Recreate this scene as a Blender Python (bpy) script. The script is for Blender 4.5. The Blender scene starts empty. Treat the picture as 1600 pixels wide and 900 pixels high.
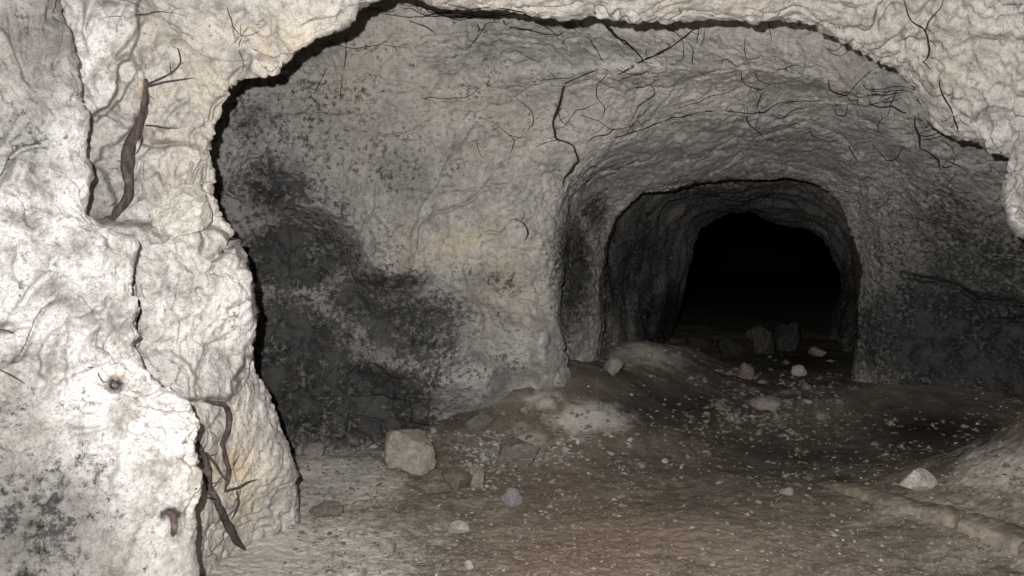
import bpy, bmesh, math, random
import numpy as np
from mathutils import Vector
from mathutils.bvhtree import BVHTree

random.seed(7); rng = np.random.default_rng(7)
S = bpy.context.scene
C = S.collection

# ------------------------------------------------------------------ camera
FPX, HY, ZC = 1300.0, 400.0, 0.9        # focal length in photo pixels, horizon row, eye height (m)
cam = bpy.data.objects.new('camera', bpy.data.cameras.new('camera')); C.objects.link(cam)
cam.location = (0, 0, ZC); cam.rotation_euler = (math.pi/2, 0, 0)
cam.data.sensor_width = 36; cam.data.lens = FPX*36/1600
cam.data.shift_y = -(450-HY)/1600
cam.data.clip_start = 0.02; cam.data.clip_end = 200
S.camera = cam

# ------------------------------------------------------------------ light: a cave without daylight, lit by the flash that took the picture
w = bpy.data.worlds.new('World'); S.world = w; w.use_nodes = True
nt = w.node_tree
sky = nt.nodes.new('ShaderNodeTexSky'); sky.sky_type = 'NISHITA'; sky.sun_disc = False
sky.sun_elevation = math.radians(35)
nt.links.new(sky.outputs[0], nt.nodes['Background'].inputs[0])
nt.nodes['Background'].inputs[1].default_value = 0.05
fl = bpy.data.lights.new('camera_flash', 'SPOT')
fl.energy = 425; fl.color = (1.0, 0.982, 0.962); fl.shadow_soft_size = 0.008
fl.spot_size = math.radians(122); fl.spot_blend = 1.0
flo = bpy.data.objects.new('camera_flash', fl); C.objects.link(flo)
flo.location = (-0.072, 0.0, ZC+0.078)
flo.rotation_euler = (math.radians(90), 0, math.radians(-9))
flo['label'] = 'flash of the camera that lights the cave'; flo['category'] = 'flash'

S.view_settings.view_transform = 'Standard'; S.view_settings.look = 'None'
S.view_settings.exposure = 0.0; S.view_settings.gamma = 1.0
S.view_settings.use_curve_mapping = False
S.cycles.max_bounces = 4; S.cycles.diffuse_bounces = 2
S.render.resolution_x = 1024; S.render.resolution_y = 576

def P(px, py, d):
    return ((px-800)/FPX*d, d, ZC-(py-HY)/FPX*d)
def tag(o, label, cat, group=None, kind=None):
    o['label'] = label; o['category'] = cat
    if group: o['group'] = group
    if kind: o['kind'] = kind
    return o

# ------------------------------------------------------------------ noise
_pr = np.random.default_rng(11)
_perm = _pr.permutation(256).astype(np.int32); _perm = np.concatenate([_perm, _perm])
_g = _pr.normal(size=(256, 3)); _g /= np.linalg.norm(_g, axis=1)[:, None]; _g = _g.astype(np.float32)
def perlin(p):
    p = p.astype(np.float32)
    i = np.floor(p).astype(np.int32); f = p-i; i &= 255
    u = f*f*f*(f*(f*6-15)+10)
    res = None
    out = np.zeros(len(p), np.float32)
    for dx in (0, 1):
        wx = u[:, 0] if dx else 1-u[:, 0]
        a = _perm[(i[:, 0]+dx) & 255]
        for dy in (0, 1):
            wy = u[:, 1] if dy else 1-u[:, 1]
            b = _perm[a+((i[:, 1]+dy) & 255)]
            for dz in (0, 1):
                wz = u[:, 2] if dz else 1-u[:, 2]
                g = _g[_perm[b+((i[:, 2]+dz) & 255)]]
                out += wx*wy*wz*(g[:, 0]*(f[:, 0]-dx)+g[:, 1]*(f[:, 1]-dy)+g[:, 2]*(f[:, 2]-dz))
    return out*1.5
def fbm(p, o=3, gain=.5, lac=2.03):
    s = np.zeros(len(p), np.float32); a = 1.0
    for k in range(o):
        s += a*perlin(p); p = p*lac+17.3; a *= gain
    return s
def ridged(p, o=3, gain=.55, lac=2.1):
    s = np.zeros(len(p), np.float32); a = 1.0
    for k in range(o):
        s += a*(1-np.abs(perlin(p))*2); p = p*lac+9.7; a *= gain
    return s
def sstep(a, b, x):
    t = np.clip((x-a)/(b-a), 0, 1); return t*t*(3-2*t)
def terrace(n, k, sharp=.25):
    m = n*k; fl_ = np.floor(m); fr = m-fl_
    return (fl_+sstep(.5-sharp, .5+sharp, fr))/k

# ------------------------------------------------------------------ node helper
class NT:
    def __init__(s, name):
        s.m = bpy.data.materials.new(name); s.m.use_nodes = True; s.t = s.m.node_tree
        s.b = s.t.nodes['Principled BSDF']
        s.geo = s.t.nodes.new('ShaderNodeTexCoord').outputs['Object']
    def n(s, typ, **kw):
        o = s.t.nodes.new(typ)
        for k, v in kw.items(): setattr(o, k, v)
        return o
    def l(s, a, b): s.t.links.new(a, b)
    def put(s, sock, v):
        if isinstance(v, (int, float)): sock.default_value = v
        elif isinstance(v, (tuple, list)): sock.default_value = (*v, 1) if len(v) == 3 else v
        else: s.l(v, sock)
    def noise(s, scale, detail=6, rough=.6, dist=0.0, vec=None):
        o = s.n('ShaderNodeTexNoise'); s.l(vec or s.geo, o.inputs['Vector'])
        o.inputs['Scale'].default_value = scale; o.inputs['Detail'].default_value = detail
        o.inputs['Roughness'].default_value = rough; o.inputs['Distortion'].default_value = dist
        return o.outputs['Fac']
    def math(s, op, a, b=0.0, c=0.0, clamp=False):
        o = s.n('ShaderNodeMath', operation=op, use_clamp=clamp)
        for i, v in enumerate((a, b, c)): s.put(o.inputs[i], v)
        return o.outputs[0]
    def ss(s, x, a, b):
        o = s.n('ShaderNodeMapRange', interpolation_type='SMOOTHSTEP')
        s.put(o.inputs[0], x); o.inputs[1].default_value = a; o.inputs[2].default_value = b
        return o.outputs[0]
    def mix(s, f, a, b):
        o = s.n('ShaderNodeMix', data_type='RGBA'); s.put(o.inputs[0], f); s.put(o.inputs[6], a); s.put(o.inputs[7], b)
        return o.outputs[2]
    def attr(s, name):
        o = s.n('ShaderNodeAttribute', attribute_name=name); return o.outputs['Fac']
    def bump(s, h, strength, dist, prev=None):
        o = s.n('ShaderNodeBump'); s.put(o.inputs['Height'], h)
        o.inputs['Strength'].default_value = strength; o.inputs['Distance'].default_value = dist
        if prev: s.l(prev, o.inputs['Normal'])
        return o.outputs[0]
    def done(s, col, rough=.92, spec=.15, nrm=None):
        s.put(s.b.inputs['Base Color'], col); s.put(s.b.inputs['Roughness'], rough)
        s.b.inputs['Specular IOR Level'].default_value = spec
        if nrm: s.l(nrm, s.b.inputs['Normal'])
        return s.m

def rock_material():
    t = NT('chalky_rock')
    n1 = t.noise(1.7, 3, .55); n2 = t.noise(9, 6, .72); n3 = t.noise(46, 5, .78)
    n4 = t.noise(4.6, 5, .70); n6 = t.noise(170, 3, .75)
    soot_shade = t.attr('soot_shade'); cream = t.attr('cream'); white = t.attr('white'); brown = t.attr('brown')
    base = t.mix(t.ss(n2, .33, .68), (.255, .238, .222), (.56, .53, .498))
    base = t.mix(t.math('MULTIPLY', t.ss(n1, .42, .62), .5), base, (.51, .465, .42))
    base = t.mix(t.math('MULTIPLY', t.ss(n3, .52, .36), .45), base, (.63, .605, .575))
    base = t.mix(t.math('MULTIPLY', cream, t.ss(n4, .42, .58)), base, (.56, .50, .385))
    base = t.mix(t.math('MULTIPLY', white, t.ss(n2, .36, .58)), base, (.80, .785, .76))
    base = t.mix(t.math('MULTIPLY', brown, t.ss(n4, .40, .6)), base, (.42, .28, .16))
    # dirt specks
    base = t.mix(t.math('MULTIPLY', t.ss(n3, .53, .66), .6), base, (.15, .138, .122))
    base = t.mix(t.math('MULTIPLY', t.ss(n6, .50, .62), .5), base, (.20, .18, .155))
    base = t.mix(t.math('MULTIPLY', t.math('MINIMUM', soot_shade, 1.0), .8), base, (.072, .070, .067))
    # soot and black mould, with tunnel darkness painted in: patches with ragged speckled outlines
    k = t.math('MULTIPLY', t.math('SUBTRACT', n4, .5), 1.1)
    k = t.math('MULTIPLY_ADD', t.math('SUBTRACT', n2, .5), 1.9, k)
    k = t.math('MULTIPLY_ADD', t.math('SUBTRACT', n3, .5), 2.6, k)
    k = t.math('ADD', k, t.math('MULTIPLY_ADD', t.math('MINIMUM', soot_shade, 1.25), .80, -.50))
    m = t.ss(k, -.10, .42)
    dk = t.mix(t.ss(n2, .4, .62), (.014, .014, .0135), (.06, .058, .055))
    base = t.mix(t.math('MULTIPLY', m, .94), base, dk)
    b = t.bump(n2, .6, .010); b = t.bump(n3, .8, .008, b); b = t.bump(n6, .6, .0025, b)
    return t.done(base, .95, .1, b)
ROCK = rock_material()

def soil_material():
    t = NT('soil')
    n1 = t.noise(2.0, 3, .6); n2 = t.noise(11, 6, .72, .4); n3 = t.noise(60, 5, .78); n4 = t.noise(220, 2, .7)
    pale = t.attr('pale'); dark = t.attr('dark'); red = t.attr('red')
    base = t.mix(t.ss(n2, .35, .65), (.155, .128, .10), (.27, .232, .188))
    base = t.mix(t.math('MULTIPLY', red, t.ss(n1, .25, .55)), base, (.285, .205, .155))
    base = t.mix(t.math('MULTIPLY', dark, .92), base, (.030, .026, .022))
    pm = t.ss(t.math('ADD', t.math('MULTIPLY', n2, .7), t.math('MULTIPLY', pale, .75)), .52, .86)
    base = t.mix(pm, base, (.50, .47, .42))
    # pale grit
    grit = t.ss(n3, .62, .70)
    base = t.mix(t.math('MULTIPLY', grit, .55), base, (.46, .42, .36))
    base = t.mix(t.math('MULTIPLY', t.ss(n4, .60, .70), .4), base, (.06, .05, .042))
    b = t.bump(n2, .5, .008); b = t.bump(n3, .7, .008, b); b = t.bump(n4, .6, .003, b)
    return t.done(base, .95, .12, b)
SOIL = soil_material()

def stone_material(name, c0, c1, c2, sc=1.0):
    t = NT(name)
    oi = t.n('ShaderNodeObjectInfo')
    n2 = t.noise(4*sc, 5, .7, .4); n3 = t.noise(16*sc, 4, .7)
    base = t.mix(t.ss(n2, .36, .64), c0, c1)
    base = t.mix(t.math('MULTIPLY', t.ss(n3, .54, .68), .5), base, c2)
    hs = t.n('ShaderNodeHueSaturation'); t.l(base, hs.inputs['Color'])
    t.l(t.math('ADD', t.math('MULTIPLY', oi.outputs['Random'], .6), .68), hs.inputs['Value'])
    b = t.bump(n2, .8, .02/sc); b = t.bump(n3, .7, .008/sc, b)
    return t.done(hs.outputs[0], .93, .12, b)
STONE = stone_material('dusty_stone', (.24, .215, .18), (.38, .345, .29), (.12, .105, .088))
PALE = stone_material('pale_chalk_stone', (.42, .39, .34), (.66, .63, .57), (.20, .18, .15))
BROWN = stone_material('brown_stone', (.19, .155, .125), (.32, .265, .21), (.09, .075, .06))
LILAC = stone_material('grey_stone', (.27, .255, .25), (.38, .365, .36), (.22, .2, .2))
GRIT = stone_material('chalk_grit', (.20, .185, .16), (.62, .59, .53), (.30, .27, .23), 12)
DULL = stone_material('dull_grit', (.13, .115, .095), (.36, .33, .28), (.10, .09, .075), 12)
CLOD = stone_material('soil_clod', (.10, .085, .068), (.24, .205, .165), (.07, .06, .05), 12)
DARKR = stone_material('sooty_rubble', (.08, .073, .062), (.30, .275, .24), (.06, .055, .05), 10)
DARKST = stone_material('dimmed_stone', (.035, .032, .028), (.075, .068, .06), (.02, .018, .016))  # stone colour lowered to stand for the gloom of the tunnel

def root_material(name, a, b_, c_):
    t = NT(name)
    mp = t.n('ShaderNodeMapping'); t.l(t.geo, mp.inputs[0]); mp.inputs['Scale'].default_value = (1, 1, .25)
    n = t.noise(120, 6, .7, .3, mp.outputs[0]); n2 = t.noise(14, 5, .65)
    base = t.mix(t.ss(n, .35, .65), a, b_)
    base = t.mix(t.math('MULTIPLY', t.ss(n2, .55, .66), .7), base, c_)
    b = t.bump(n, 1.0, .008); b = t.bump(n2, .6, .01, b)
    return t.done(base, .85, .2, b)
ROOT = root_material('root_bark', (.045, .033, .032), (.125, .096, .090), (.22, .185, .165))
ROOTD = root_material('dark_rootlet', (.018, .013, .011), (.045, .034, .028), (.06, .05, .04))
DUSTY = stone_material('dusty_timber', (.13, .11, .088), (.26, .225, .185), (.08, .068, .055), 5)

# ------------------------------------------------------------------ cave shell: rings of traced outline points (px, py, distance), lofted along the cave
def ringP(L, T, R):
    return [np.array([P(*q) for q in seg], float) for seg in (L, T, R)]
def ringW(y, xl, xr, zt, zb=-.4):
    m = .35
    L = [(xl-.05, y, zb), (xl, y, .5), (xl+.05, y, zt-.5)]
    T = [(xl+.05, y, zt-.5), (xl+m, y, zt-.1), ((xl+xr)/2, y, zt), (xr-m, y, zt-.1), (xr-.05, y, zt-.5)]
    R = [(xr-.05, y, zt-.5), (xr, y, .5), (xr+.05, y, zb)]
    return [np.array(s, float) for s in (L, T, R)]
def scaled(ring_px, c, kL, kT, kR, dL, dT, dR):
    out = []
    for seg, k, dd in zip(ring_px, (kL, kT, kR), (dL, dT, dR)):
        n = len(seg); s2 = []
        for i, (x, y, d) in enumerate(seg):
            f = i/(n-1)
            kk = k if not isinstance(k, tuple) else float(np.interp(f, np.linspace(0, 1, len(k)), k))
            de = dd if not isinstance(dd, tuple) else float(np.interp(f, np.linspace(0, 1, len(dd)), dd))
            s2.append((c[0]+(x-c[0])*kk, c[1]+(y-c[1])*kk, d+de))
        out.append(s2)
    return out

A = ([(255, 1500, 1.12), (275, 1200, 1.12), (292, 980, 1.12), (292, 900, 1.14), (290, 850, 1.15), (296, 800, 1.17), (308, 745, 1.18), (304, 700, 1.2),
      (318, 660, 1.22), (300, 622, 1.25), (250, 597, 1.26), (215, 570, 1.27), (206, 540, 1.28), (216, 490, 1.29), (206, 440, 1.3), (205, 408, 1.31), (208, 380, 1.32), (160, 350, 1.32),
      (139, 335, 1.32), (137, 290, 1.32), (130, 235, 1.32), (131, 200, 1.31), (124, 150, 1.3), (108, 100, 1.3), (101, 50, 1.3), (98, 0, 1.3), (80, -100, 1.3)],
     [(80, -100, 1.3), (160, -330, 1.3), (420, -520, 1.35), (800, -600, 1.4), (1200, -560, 1.45), (1600, -400, 1.45), (1850, -200, 1.45)],
     [(1850, -200, 1.45), (2000, 0, 1.4), (2080, 400, 1.4), (2080, 900, 1.4), (2080, 1500, 1.4)])
A = tuple([(x, y, (d*.6+1.1)) for x, y, d in sg] for sg in A)
B = ([(500, 1100, 2.72), (488, 980, 2.68), (474, 880, 2.62), (467, 800, 2.58), (466, 740, 2.55), (452, 695, 2.53), (438, 655, 2.5), (420, 610, 2.47), (403, 580, 2.42),
      (390, 545, 2.36), (394, 515, 2.33), (396, 485, 2.31), (384, 455, 2.3), (386, 430, 2.3), (378, 400, 2.3), (362, 378, 2.3), (350, 350, 2.3), (334, 330, 2.3), (326, 300, 2.3),
      (331, 270, 2.3), (328, 240, 2.3), (337, 190, 2.3), (352, 152, 2.27), (372, 130, 2.25)],
     [(372, 130, 2.25), (402, 121, 2.24), (432, 114, 2.23), (446, 99, 2.22), (482, 74, 2.21), (500, 61, 2.2), (537, 50, 2.2), (551, 33, 2.2), (566, 6, 2.2), (610, -16, 2.24), (690, -2, 2.35),
      (780, 10, 2.42), (850, 22, 2.47), (905, 20, 2.5), (930, 13, 2.5), (985, 27, 2.5), (1100, 27, 2.52), (1180, 36, 2.54), (1212, 31, 2.55), (1245, 32, 2.57), (1310, 60, 2.6), (1352, 86, 2.63),
      (1402, 115, 2.67), (1430, 148, 2.7), (1450, 185, 2.7), (1480, 205, 2.68), (1540, 228, 2.62), (1575, 248, 2.55)],
     [(1575, 248, 2.55), (1571, 285, 2.45), (1567, 320, 2.42), (1580, 350, 2.4), (1596, 378, 2.4), (1625, 395, 2.4), (1690, 480, 2.42), (1760, 620, 2.45), (1800, 800, 2.5), (1850, 1100, 2.5)])
B = ([(x, y, d+.02) for x, y, d in B[0]], [(x, y, d+.02*max(0, 1-i/9)) for i, (x, y, d) in enumerate(B[1])], B[2])
F = ([(940, 900, 5.3), (936, 600, 5.3), (934, 540, 5.3), (938, 450, 5.3), (943, 390, 5.3), (960, 340, 5.3)],
     [(960, 340, 5.3), (1000, 303, 5.25), (1050, 298, 5.25), (1100, 292, 5.25), (1160, 281, 5.25), (1230, 275, 5.25), (1280, 290, 5.3), (1315, 320, 5.3), (1335, 365, 5.35)],
     [(1335, 365, 5.35), (1348, 420, 5.4), (1345, 500, 5.45), (1337, 560, 5.5), (1326, 620, 5.5), (1315, 900, 5.5)])
H = ([(1046, 900, 7.6), (1030, 600, 7.6), (1040, 530, 7.6), (1062, 480, 7.5), (1073, 430, 7.5), (1082, 385, 7.5)],
     [(1082, 385, 7.5), (1095, 358, 7.5), (1112, 345, 7.5), (1140, 335, 7.5), (1172, 334, 7.5), (1205, 346, 7.5), (1255, 354, 7.6), (1285, 368, 7.6), (1300, 395, 7.6)],
     [(1300, 395, 7.6), (1313, 430, 7.7), (1310, 470, 7.7), (1300, 505, 7.7), (1295, 560, 7.8), (1290, 900, 7.8)])
rings = []   # (name, ring, samples to the next)
rings.append(('cap', [np.array([(0, -2.3, 1.0+.0001*i) for i in range(3)], float) for _ in range(3)], 4))
rings.append(('back', ringW(-2.1, -.8, 1.0, 1.8), 6))
rings.append(('cam0', ringW(-.5, -1.05, 1.4, 2.05), 10))
r_d = ringW(.5, -.86, 1.5, 2.0); r_d[0][:, 0] += np.array([.10, .06, 0])
r_d[0][:, 0] -= .25
rings.append(('cam1', r_d, 12))
r_d[0][:, 0] -= .15
A0 = ([(-60, y, 1.52+.2*min(1, max(0, (1100-y)/1100))) for y in (1500, 1200, 900, 600, 300, 0, -100)],
      [(-60, -100, 1.72), (60, -380, 1.35), (420, -620, 1.3), (800, -700, 1.3), (1200, -660, 1.35), (1650, -480, 1.35), (1950, -250, 1.35)],
      [(1950, -250, 1.35), (2100, 0, 1.3), (2180, 400, 1.3), (2180, 900, 1.3), (2180, 1500, 1.3)])
rings.append(('A0', ringP(*A0), 110))
rings.append(('A', ringP(*A), 12))
def shift(seg, fx, fd): return [(x+fx(i/(len(seg)-1)), y, d+fd(i/(len(seg)-1))) for i, (x, y, d) in enumerate(seg)]
A2 = (shift(A[0], lambda f: -10, lambda f: .05), [(x, y+60, d+.2) for x, y, d in A[1]], [(x-40, y, d+.2) for x, y, d in A[2]])
A2[1][0] = A2[0][-1]
rings.append(('A2', ringP(*A2), 14))
A3 = ([(250, 1500, 1.9), (262, 1200, 1.95), (278, 900, 2.06), (292, 760, 2.08), (298, 690, 2.08), (282, 622, 2.08), (198, 560, 2.04), (194, 430, 2.04), (138, 345, 2.08), (116, 250, 2.1), (100, 120, 2.1), (90, 0, 2.08), (80, -80, 2.05)],
      [(80, -80, 2.05), (180, -200, 2.0), (450, -300, 1.95), (800, -330, 1.9), (1200, -300, 1.9), (1550, -200, 1.9), (1760, -60, 1.9)],
      [(1760, -60, 1.9), (1850, 100, 1.85), (1880, 500, 1.85), (1900, 900, 1.85), (1950, 1500, 1.85)])
rings.append(('A3', ringP(*A3), 56))
A4 = ([(350, 1300, 2.2), (360, 1050, 2.35), (365, 880, 2.38), (368, 760, 2.33), (365, 680, 2.28), (340, 600, 2.24), (295, 540, 2.19), (290, 430, 2.18), (262, 350, 2.22), (230, 250, 2.24), (215, 120, 2.22), (215, 50, 2.2), (230, -20, 2.15)],
      [(230, -20, 2.15), (320, -80, 2.1), (520, -150, 2.0), (800, -160, 2.1), (1150, -150, 2.15), (1480, -70, 2.2), (1660, 60, 2.2)],
      [(1660, 60, 2.2), (1700, 180, 2.1), (1740, 450, 2.1), (1790, 750, 2.15), (1870, 1250, 2.2)])
rings.append(('A4', ringP(*A4), 74))
rings.append(('B', ringP(*B), 12))
B2 = scaled(B, (900, 430), 1.13, (1.13, 1.14, 1.1, 1.05, 1.05, 1.06, 1.09, 1.12), 1.15, .35, (.35, .4, .3, .13, .12, .15, .2, .3), .4)
rings.append(('B2', ringP(*B2), 10))
rings.append(('C', ringP([(340, 1000, 3.0), (320, 700, 3.0), (290, 500, 3.0), (275, 300, 3.0), (290, 140, 2.95)],
    [(290, 140, 2.95), (340, 80, 2.9), (450, 10, 2.9), (600, -20, 2.88), (800, 8, 2.85), (1000, 15, 2.85), (1200, 20, 2.85), (1320, 45, 2.92), (1450, 150, 3.1), (1600, 200, 3.2), (1700, 250, 3.3)],
    [(1700, 250, 3.3), (1800, 400, 3.4), (1850, 600, 3.5), (1850, 1000, 3.5)]), 44))
rings.append(('D', ringP([(400, 900, 3.6), (400, 690, 3.55), (390, 500, 3.5), (380, 300, 3.4), (420, 170, 3.3)],
    [(420, 170, 3.3), (480, 110, 3.2), (600, 60, 3.1), (800, 45, 3.05), (1000, 50, 3.05), (1200, 58, 3.05), (1330, 85, 3.1), (1440, 190, 3.35), (1560, 260, 3.7), (1630, 320, 4.0)],
    [(1630, 320, 4.0), (1680, 450, 4.4), (1700, 600, 4.6), (1720, 900, 4.6)]), 74))
rings.append(('D2', ringP([(570, 900, 3.9), (560, 700, 3.85), (550, 500, 3.75), (550, 350, 3.65), (560, 230, 3.55)],
    [(560, 230, 3.55), (610, 170, 3.45), (700, 120, 3.4), (850, 100, 3.35), (1000, 105, 3.35), (1200, 108, 3.4), (1320, 130, 3.5), (1420, 220, 3.85), (1500, 300, 4.2), (1550, 360, 4.5)],
    [(1550, 360, 4.5), (1590, 470, 4.8), (1600, 620, 4.9), (1610, 900, 4.9)]), 74))
rings.append(('D3', ringP([(740, 900, 4.2), (735, 680, 4.2), (730, 500, 4.1), (725, 350, 3.95), (740, 240, 3.85)],
    [(740, 240, 3.85), (780, 190, 3.75), (850, 160, 3.7), (950, 145, 3.7), (1050, 140, 3.7), (1200, 135, 3.8), (1290, 160, 3.95), (1370, 230, 4.3), (1430, 310, 4.7), (1460, 380, 4.9)],
    [(1460, 380, 4.9), (1485, 490, 5.1), (1490, 620, 5.15), (1495, 900, 5.15)]), 74))
rings.append(('E', ringP([(895, 900, 4.6), (892, 580, 4.6), (870, 490, 4.5), (874, 400, 4.4), (879, 320, 4.35), (886, 290, 4.3)],
    [(886, 290, 4.3), (915, 255, 4.25), (970, 215, 4.25), (1050, 190, 4.25), (1150, 178, 4.3), (1230, 185, 4.4), (1300, 220, 4.6), (1345, 290, 4.95), (1370, 370, 5.1)],
    [(1370, 370, 5.1), (1383, 480, 5.25), (1385, 620, 5.3), (1390, 900, 5.3)]), 32))
rings.append(('E2', ringP([(885, 900, 4.95), (880, 580, 4.95), (882, 490, 4.9), (886, 400, 4.85), (892, 330, 4.8), (900, 310, 4.78)],
    [(900, 310, 4.78), (930, 280, 4.72), (985, 258, 4.7), (1060, 246, 4.7), (1160, 232, 4.72), (1240, 236, 4.8), (1300, 262, 4.95), (1335, 315, 5.15), (1352, 375, 5.25)],
    [(1352, 375, 5.25), (1362, 480, 5.35), (1358, 610, 5.4), (1360, 900, 5.4)]), 42))
rings.append(('F', ringP(*F), 10))
F2 = scaled(F, (1130, 430), (.98, .98, 1.0), (1.0, 1.10, 1.12, 1.10, 1.08), 1.08, .2, (.2, .3, .35, .35, .3), .3)
rings.append(('F2', ringP(*F2), 34))
rings.append(('G', ringP([(1010, 900, 6.3), (1005, 560, 6.2), (1000, 450, 6.2), (1005, 380, 6.2), (1025, 335, 6.2)],
    [(1025, 335, 6.2), (1050, 315, 6.2), (1090, 308, 6.2), (1130, 305, 6.2), (1180, 300, 6.2), (1240, 300, 6.2), (1280, 315, 6.2), (1310, 345, 6.3), (1325, 380, 6.4)],
    [(1325, 380, 6.4), (1337, 440, 6.5), (1332, 510, 6.6), (1320, 570, 6.6), (1312, 640, 6.6), (1305, 900, 6.6)]), 40))
rings.append(('H', ringP(*H), 8))
for k, dd, sm, c in ((1.12, .5, 8, (1190, 450)), (1.25, 2.5, 8, (1190, 450)), (1.0, 9.0, 8, (1200, 450)), (.8, 17, 8, (1230, 450)), (.6, 24, 4, (1250, 450)), (.0002, 25, 0, (1250, 430))):
    rings.append(('I', ringP(*scaled(H, (1190, 440), k, k, k, dd, dd, dd)), sm))

def compact(q, f, extra):
    d = q[1]; nd = float(np.interp(d, [3.3, 3.9, 4.6, 5.4, 6.2, 7.6, 9, 40], [3.3, 3.62, 4.0, 4.7, 5.9, 7.9, 9.3, 40]))+extra*math.sin(math.pi*f)
    return (q[0]*nd/d, nd, ZC+(q[2]-ZC)*nd/d)
EX = {'C': .12, 'D': .22, 'D2': .08, 'D3': .05, 'E': -.08}
on = False
for i_, (nm, rg_, n_) in enumerate(rings):
    on = on or nm == 'C'
    if on:
        rings[i_] = (nm, [np.array([compact(q, j/(len(sg)-1), EX.get(nm, 0) if k_ == 1 else 0) for j, q in enumerate(sg)]) for k_, sg in enumerate(rg_)], n_)
NL, NTp, NR, NB = 460, 520, 310, 30
def resample(seg, n, end=False):
    d = np.r_[0, np.cumsum(np.linalg.norm(np.diff(seg, axis=0), axis=1))]
    t = np.linspace(0, d[-1], n, endpoint=end)
    return np.stack([np.interp(t, d, seg[:, k]) for k in range(3)], 1)
def smooth_loop(a, it):
    for _ in range(it): a = .5*a+.25*(np.roll(a, 1, 0)+np.roll(a, -1, 0))
    return a
loops = []
for name, (L, T, R), n in rings:
    bot = np.array([R[-1], (R[-1]*2+L[0])/3, (R[-1]+L[0]*2)/3, L[0]])
    a = np.concatenate([resample(L, NL), resample(T, NTp), resample(R, NR), resample(bot, NB)])
    loops.append(smooth_loop(a, 3))
Kn = np.stack(loops)                                     # knots (n_ring, n_theta, 3)
cnt = [n for _, _, n in rings][:-1]
hk = np.maximum(np.linalg.norm(np.diff(Kn, axis=0), axis=2).mean(1), .02)
# monotone cubic through the rings
dl = np.diff(Kn, axis=0)/hk[:, None, None]
m = np.zeros_like(Kn)
w1 = (2*hk[1:]+hk[:-1])[:, None, None]; w2 = (hk[1:]+2*hk[:-1])[:, None, None]
same = dl[:-1]*dl[1:] > 0
with np.errstate(all='ignore'):
    hm = (w1+w2)/(w1/dl[:-1]+w2/dl[1:])
m[1:-1] = np.where(same, np.nan_to_num(hm), 0)
m[0] = dl[0]; m[-1] = dl[-1]
rows = []; rowseg = []
for i, n in enumerate(cnt):
    for j in range(n):
        t = j/n; h = hk[i]
        h00 = 2*t**3-3*t*t+1; h10 = t**3-2*t*t+t; h01 = -2*t**3+3*t*t; h11 = t**3-t*t
        rows.append(h00*Kn[i]+h10*h*m[i]+h01*Kn[i+1]+h11*h*m[i+1]); rowseg.append(i+t)
rows.append(Kn[-1]); rowseg.append(float(len(cnt)))
V = np.stack(rows); rowseg = np.array(rowseg)
NS, NTH = V.shape[:2]
ridx = {}
acc = 0
for i, (name, _, n) in enumerate(rings):
    ridx.setdefault(name, acc); acc += n

def grid_normals(V):
    ds = np.gradient(V, axis=0); dt = np.roll(V, -1, 1)-np.roll(V, 1, 1)
    n = np.cross(ds, dt); n /= np.linalg.norm(n, axis=2, keepdims=True)+1e-9
    return n
nrm = grid_normals(V)
cen = V.mean(1, keepdims=True)
if np.mean(np.sum(nrm*(cen-V), 2)) < 0: nrm = -nrm
for _ in range(4):
    nrm = .5*nrm+.25*(np.roll(nrm, 1, 1)+np.roll(nrm, -1, 1))
    nrm[1:-1] = .5*nrm[1:-1]+.25*(nrm[2:]+nrm[:-2])
nrm /= np.linalg.norm(nrm, axis=2, keepdims=True)+1e-9
p = V.reshape(-1, 3); nf = nrm.reshape(-1, 3)
near = np.repeat(1-sstep(ridx['B']-4, ridx['C'], np.arange(NS)), NTH).astype(np.float32)   # 1 on the foreground rock
far = np.repeat(sstep(ridx['E2'], ridx['G'], np.arange(NS)), NTH).astype(np.float32)

warp = np.stack([perlin(p*3.1+3), perlin(p*3.1+31), perlin(p*3.1+57)], 1)*.22
pw = p+warp*.6
rough = .35+1.1*sstep(-.35, .45, perlin(p*2.3+40)+.4*perlin(p*6+8))
disp = .028*fbm(p*1.9, 3)+far*(.035*fbm(p*2.4+7, 2)+.03*terrace(fbm(pw*2.2+2, 2), 2.5, .18))
disp += rough*(.008+.002*near)*fbm(pw*6, 4, .6)
nn = fbm(pw*np.array([3.2, 3.2, 2.4])+5, 4, .5)
disp += (.009+.013*near-.003*far)*terrace(nn, 3.2, .10)           # flaking plates with sharp rims
nn2 = fbm(pw*9+15, 3, .5)
disp += rough*(.003+.005*near)*terrace(nn2, 2.5, .12)
rg = ridged(pw*7+3, 2)
disp -= (.008+.008*near)*sstep(1.05, 1.45, rg)            # hairline cracks
disp += rough*(.0045+.0010*near)*fbm(p*30, 3, .7)
cm1 = sstep(.0, .35, perlin(p*2.1+90)); cm2 = sstep(.05, .4, perlin(p*3.3+120))
wq = p+np.stack([perlin(p*8+3), perlin(p*8+31), perlin(p*8+57)], 1)*.05
for fq, wd, dp, mk in ((3.0, .026, .060, cm1), (5.2, .034, .042, cm2), (9.0, .04, .018, cm1*cm2)):
    disp -= dp*(.55+.45*near)*mk*np.exp(-(perlin(wq*fq+fq*7)/wd)**2)
pit = perlin(p*14+60)
disp -= rough*(.008+.004*near)*sstep(.38, .52, pit)
disp -= (.002+.001*near)*sstep(.75, 1.25, ridged(p*18+warp*4, 2, .6))
disp += .0016*near*fbm(p*110, 2, .6)
V2 = p+nf*disp[:, None]

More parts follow.
